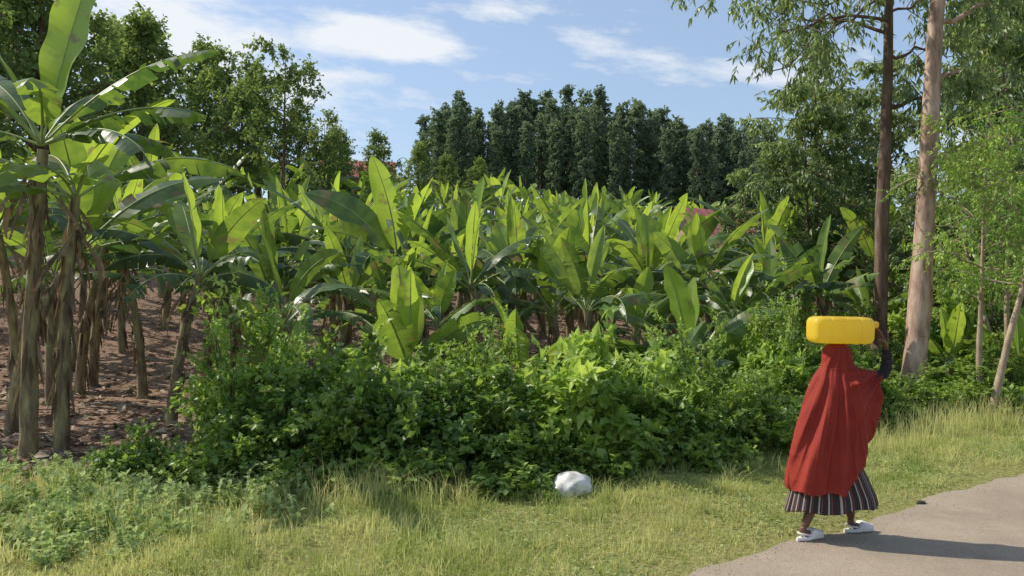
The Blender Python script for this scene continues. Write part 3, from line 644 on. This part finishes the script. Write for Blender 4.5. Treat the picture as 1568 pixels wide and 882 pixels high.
r_=ramp(nt,fr.outputs[0],[(0,(.025,.017,.016)),(.42,(.025,.017,.016)),(.44,(.40,.33,.27)),(.56,(.40,.33,.27)),(.6,(.025,.017,.016)),(.76,(.16,.05,.04)),(.86,(.025,.017,.016))])
for e in nt.nodes: 
    if e.type=='VALTORGB': e.color_ramp.interpolation='CONSTANT'
p=nt.nodes.new('ShaderNodeBsdfPrincipled'); lk(nt,r_,p.inputs['Base Color']); p.inputs['Roughness'].default_value=.8; lk(nt,p.outputs[0],out.inputs[0]); M_skirt=m
def skf(X,Z,Th,T): return (.020*sr(Th*8+.8*np.sin(Z*4),1)+.012*sr(Th*17+1,1))*(.1+1.1*T)-.012
loft('striped_skirt',.95,{.95:1240,.75:1228,.62:1222,.5:1219,.40:1217,.24:1209},{.95:1300,.75:1312,.62:1324,.5:1334,.35:1346,.24:1350},{.95:.10,.6:.135,.42:.155,.24:.19},
  lambda th:.255+.02*np.cos(th)+.012*np.sin(th*5+1),M_skirt,260,60,skf,.02,varf=lambda th,t:th/(2*np.pi)+0*t)
M_blk=solid('black_sleeve_cloth',[(.3,(.012,.011,.013)),(.7,(.03,.028,.03))],20,.8,.3,.2)
sl=MB(); pts=np.array([[.2,.02,1.31],[.33,.035,1.33],[.40,.045,1.342],[.445,.05,1.365],[.463,.042,1.42],[.463,.035,1.47],[.457,.022,1.53],[.452,.012,1.572]])
u=np.linspace(0,7,80); pp=np.stack([np.interp(u,np.arange(8),pts[:,i]) for i in range(3)],-1)
kk=np.ones(9)/9
pp[4:-4]=np.stack([np.convolve(pp[:,i],kk,'valid') for i in range(3)],-1)
tube(sl,pp,np.interp(u,[0,3,5,7],[.048,.048,.044,.035])+.0028*np.sin(u*7)+.0015*np.sin(u*15),24)
obj('sleeve',sl.mesh('sleeve',[M_blk]),parent=woman)
hc=[[((.45,.01,1.575),(.024,.02)),((.437,.008,1.61),(.03,.018)),((.415,.008,1.645),(.04,.016)),((.402,.008,1.665),(.038,.014))]]
for k,(oy,ln) in enumerate(((-.03,.9),(-.009,1.05),(.012,1.0),(.032,.8))):
    hc.append([((.412,.008+oy*.8,1.652),.010),((.395,.008+oy,1.69),.0095),((.378,.008+oy*1.05,1.69+.036*ln),.0085),((.356,.008+oy*1.08,1.69+.056*ln),.0078),((.341,.008+oy*1.08,1.69+.058*ln),.0065)])
hc.append([((.425,-.015,1.625),.012),((.405,-.045,1.637),.011),((.375,-.058,1.648),.0095),((.347,-.055,1.655),.008)])
skinobj('right_hand',hc,M_skin)
def can():
    mb=MB(); Lh=.262; n=96; ns=90; u=np.linspace(-1,1,ns); u=np.sign(u)*(1-(1-np.abs(u))**1.7); V=[]
    th=np.linspace(0,2*np.pi,n,endpoint=False)
    for q in u:
        x=q*Lh; s=(1-min(abs(q),.9999)**9)**(1/2.6); g=-.006*math.exp(-((abs(x)-.12)/.008)**2)-.004*math.exp(-(x/.006)**2)
        s=max(s,.02)
        for t in th:
            c,sn=math.cos(t),math.sin(t); k=(abs(c)**4.5+abs(sn)**4.5)**(-1/4.5)
            yy=.125*c*k*(1+g*8)*(1-.4*(1-s)); zz=.112*sn*k*(1+g*9)
            sc_=1-(1-s)*.6 if abs(q)<.9995 else .02
            inner=max(0,1-abs(zz)/.085)*max(0,1-abs(x)/.235)
            ny=.007*smooth(.0,.12,inner)*(abs(c*k)>.93)
            V.append([x,yy*sc_-np.sign(c)*ny,zz*sc_])
    V=np.array(V); i=np.arange(ns-1)[:,None]; j=np.arange(n)[None]; j2=(j+1)%n
    F=np.stack([i*n+j,i*n+j2,(i+1)*n+j2,(i+1)*n+j],-1).reshape(-1,4); mb.add(V,F)
    mb.add(V[:n],[list(range(n))]); mb.add(V[-n:],[list(range(n))[::-1]])
    tube(mb,np.array([[.245,.06,.04],[.285,.06,.045],[.295,.06,.0],[.285,.06,-.05],[.245,.06,-.055]]),.012,8)
    m,nt=newmat('yellow_plastic'); out=nt.nodes.new('ShaderNodeOutputMaterial')
    p=nt.nodes.new('ShaderNodeBsdfPrincipled'); f=noise(nt,7,5); lk(nt,ramp(nt,f,[(.3,(.82,.55,.04)),(.7,(.88,.67,.10))]),p.inputs['Base Color'])
    p.inputs['Roughness'].default_value=.38; tl=nt.nodes.new('ShaderNodeBsdfTranslucent'); tl.inputs[0].default_value=(.95,.80,.15,1); mx=nt.nodes.new('ShaderNodeMixShader'); mx.inputs[0].default_value=.5
    lk(nt,p.outputs[0],mx.inputs[1]); lk(nt,tl.outputs[0],mx.inputs[2]); lk(nt,mx.outputs[0],out.inputs[0])
    o=obj('yellow_jerrycan',mb.mesh('yellow_jerrycan',[m]),(.065,.01,1.727),(0,.02,.05),parent=woman)
    mb=MB(); tube(mb,np.array([[.25,-.05,.05],[.275,-.05,.05],[.292,-.05,.05]]),[.028,.028,.024],18,cap=True)
    obj('cap',mb.mesh('cap',[m]),(.0,.0,.0),parent=o)
can()
# ------------------------------------------------------------------ light, sky
sdv=Vector((-0.94,0.34,0)).normalized(); el=math.radians(43)
S=Vector((sdv.x*math.cos(el),sdv.y*math.cos(el),math.sin(el)))
L=bpy.data.lights.new('sun','SUN'); L.energy=5.0; L.angle=math.radians(.5); L.color=(1,.94,.82)
lo=bpy.data.objects.new('sun',L); sc.collection.objects.link(lo); lo.rotation_euler=S.to_track_quat('Z','Y').to_euler(); lo.location=(-20,10,30)
w=bpy.data.worlds.new('World'); sc.world=w; w.use_nodes=True; nt=w.node_tree; nt.nodes.clear()
out=nt.nodes.new('ShaderNodeOutputWorld'); bg=nt.nodes.new('ShaderNodeBackground'); bg.inputs[1].default_value=.15
sky=nt.nodes.new('ShaderNodeTexSky'); sky.sky_type='NISHITA'; sky.sun_disc=False; sky.sun_elevation=el; sky.sun_rotation=math.atan2(S.x,S.y); sky.air_density=1.0; sky.dust_density=1.0
tc=nt.nodes.new('ShaderNodeTexCoord'); sp=nt.nodes.new('ShaderNodeSeparateXYZ'); lk(nt,tc.outputs['Generated'],sp.inputs[0])
def mth(op,a,b=None,c=None,clamp=False):
    n=nt.nodes.new('ShaderNodeMath'); n.operation=op; n.use_clamp=clamp
    for i,v in enumerate((a,b,c)):
        if v is None: continue
        if hasattr(v,'is_linked'): lk(nt,v,n.inputs[i])
        else: n.inputs[i].default_value=v
    return n.outputs[0]
X,Y,Z=sp.outputs
ay=mth('MAXIMUM',mth('ABSOLUTE',Y),.05); u=mth('DIVIDE',X,ay); v=mth('DIVIDE',Z,ay)
cb=nt.nodes.new('ShaderNodeCombineXYZ'); lk(nt,mth('MULTIPLY',u,6.0),cb.inputs[0]); lk(nt,mth('MULTIPLY',mth('ADD',v,mth('MULTIPLY',u,.12)),18.0),cb.inputs[1])
n1=noise(nt,1.0,9,cb.outputs[0],.62)
cb2=nt.nodes.new('ShaderNodeCombineXYZ'); lk(nt,mth('MULTIPLY',u,1.4),cb2.inputs[0]); lk(nt,mth('MULTIPLY',v,5.),cb2.inputs[1]); cb2.inputs[2].default_value=3.3
n2=noise(nt,1.0,5,cb2.outputs[0],.5)
dens=mth('ADD',n1,mth('MULTIPLY',mth('SUBTRACT',n2,.5),.4))
for (cu,cv,su,sv,k) in((-.18,.312,.13,.026,.34),(-.44,.32,.12,.07,.38),(-.03,.345,.06,.02,.14),(.30,.27,.14,.025,.18),(-.22,.26,.09,.016,.22),(.20,.335,.06,.02,.14),(-.10,.295,.07,.012,.18),(.08,.30,.05,.03,.08)):
    a=mth('DIVIDE',mth('SUBTRACT',u,cu),su); b=mth('DIVIDE',mth('SUBTRACT',v,cv),sv)
    q=mth('ADD',mth('MULTIPLY',a,a),mth('MULTIPLY',b,b)); g=mth('POWER',2.718,mth('MULTIPLY',q,-1.0)); dens=mth('ADD',dens,mth('MULTIPLY',g,k))
cl=mapr(nt,dens,.58,.80)
sk=mixc(nt,.4,sky.outputs[0],(3.4,4.5,6.2))
col=mixc(nt,mth('MULTIPLY',cl,.92),sk,(6.0,6.2,6.5))
lk(nt,col,bg.inputs[0]); lk(nt,bg.outputs[0],out.inputs[0])
# ------------------------------------------------------------------ camera
c=bpy.data.cameras.new('camera'); c.sensor_width=36; c.lens=28.24; c.clip_end=2000; co=bpy.data.objects.new('camera',c); sc.collection.objects.link(co)
co.location=(0,0,2.08); co.rotation_euler=(math.radians(90),0,0); sc.camera=co
sc.view_settings.view_transform='Standard'; sc.view_settings.look='None'; sc.view_settings.exposure=0
print('objects',len(bpy.data.objects))
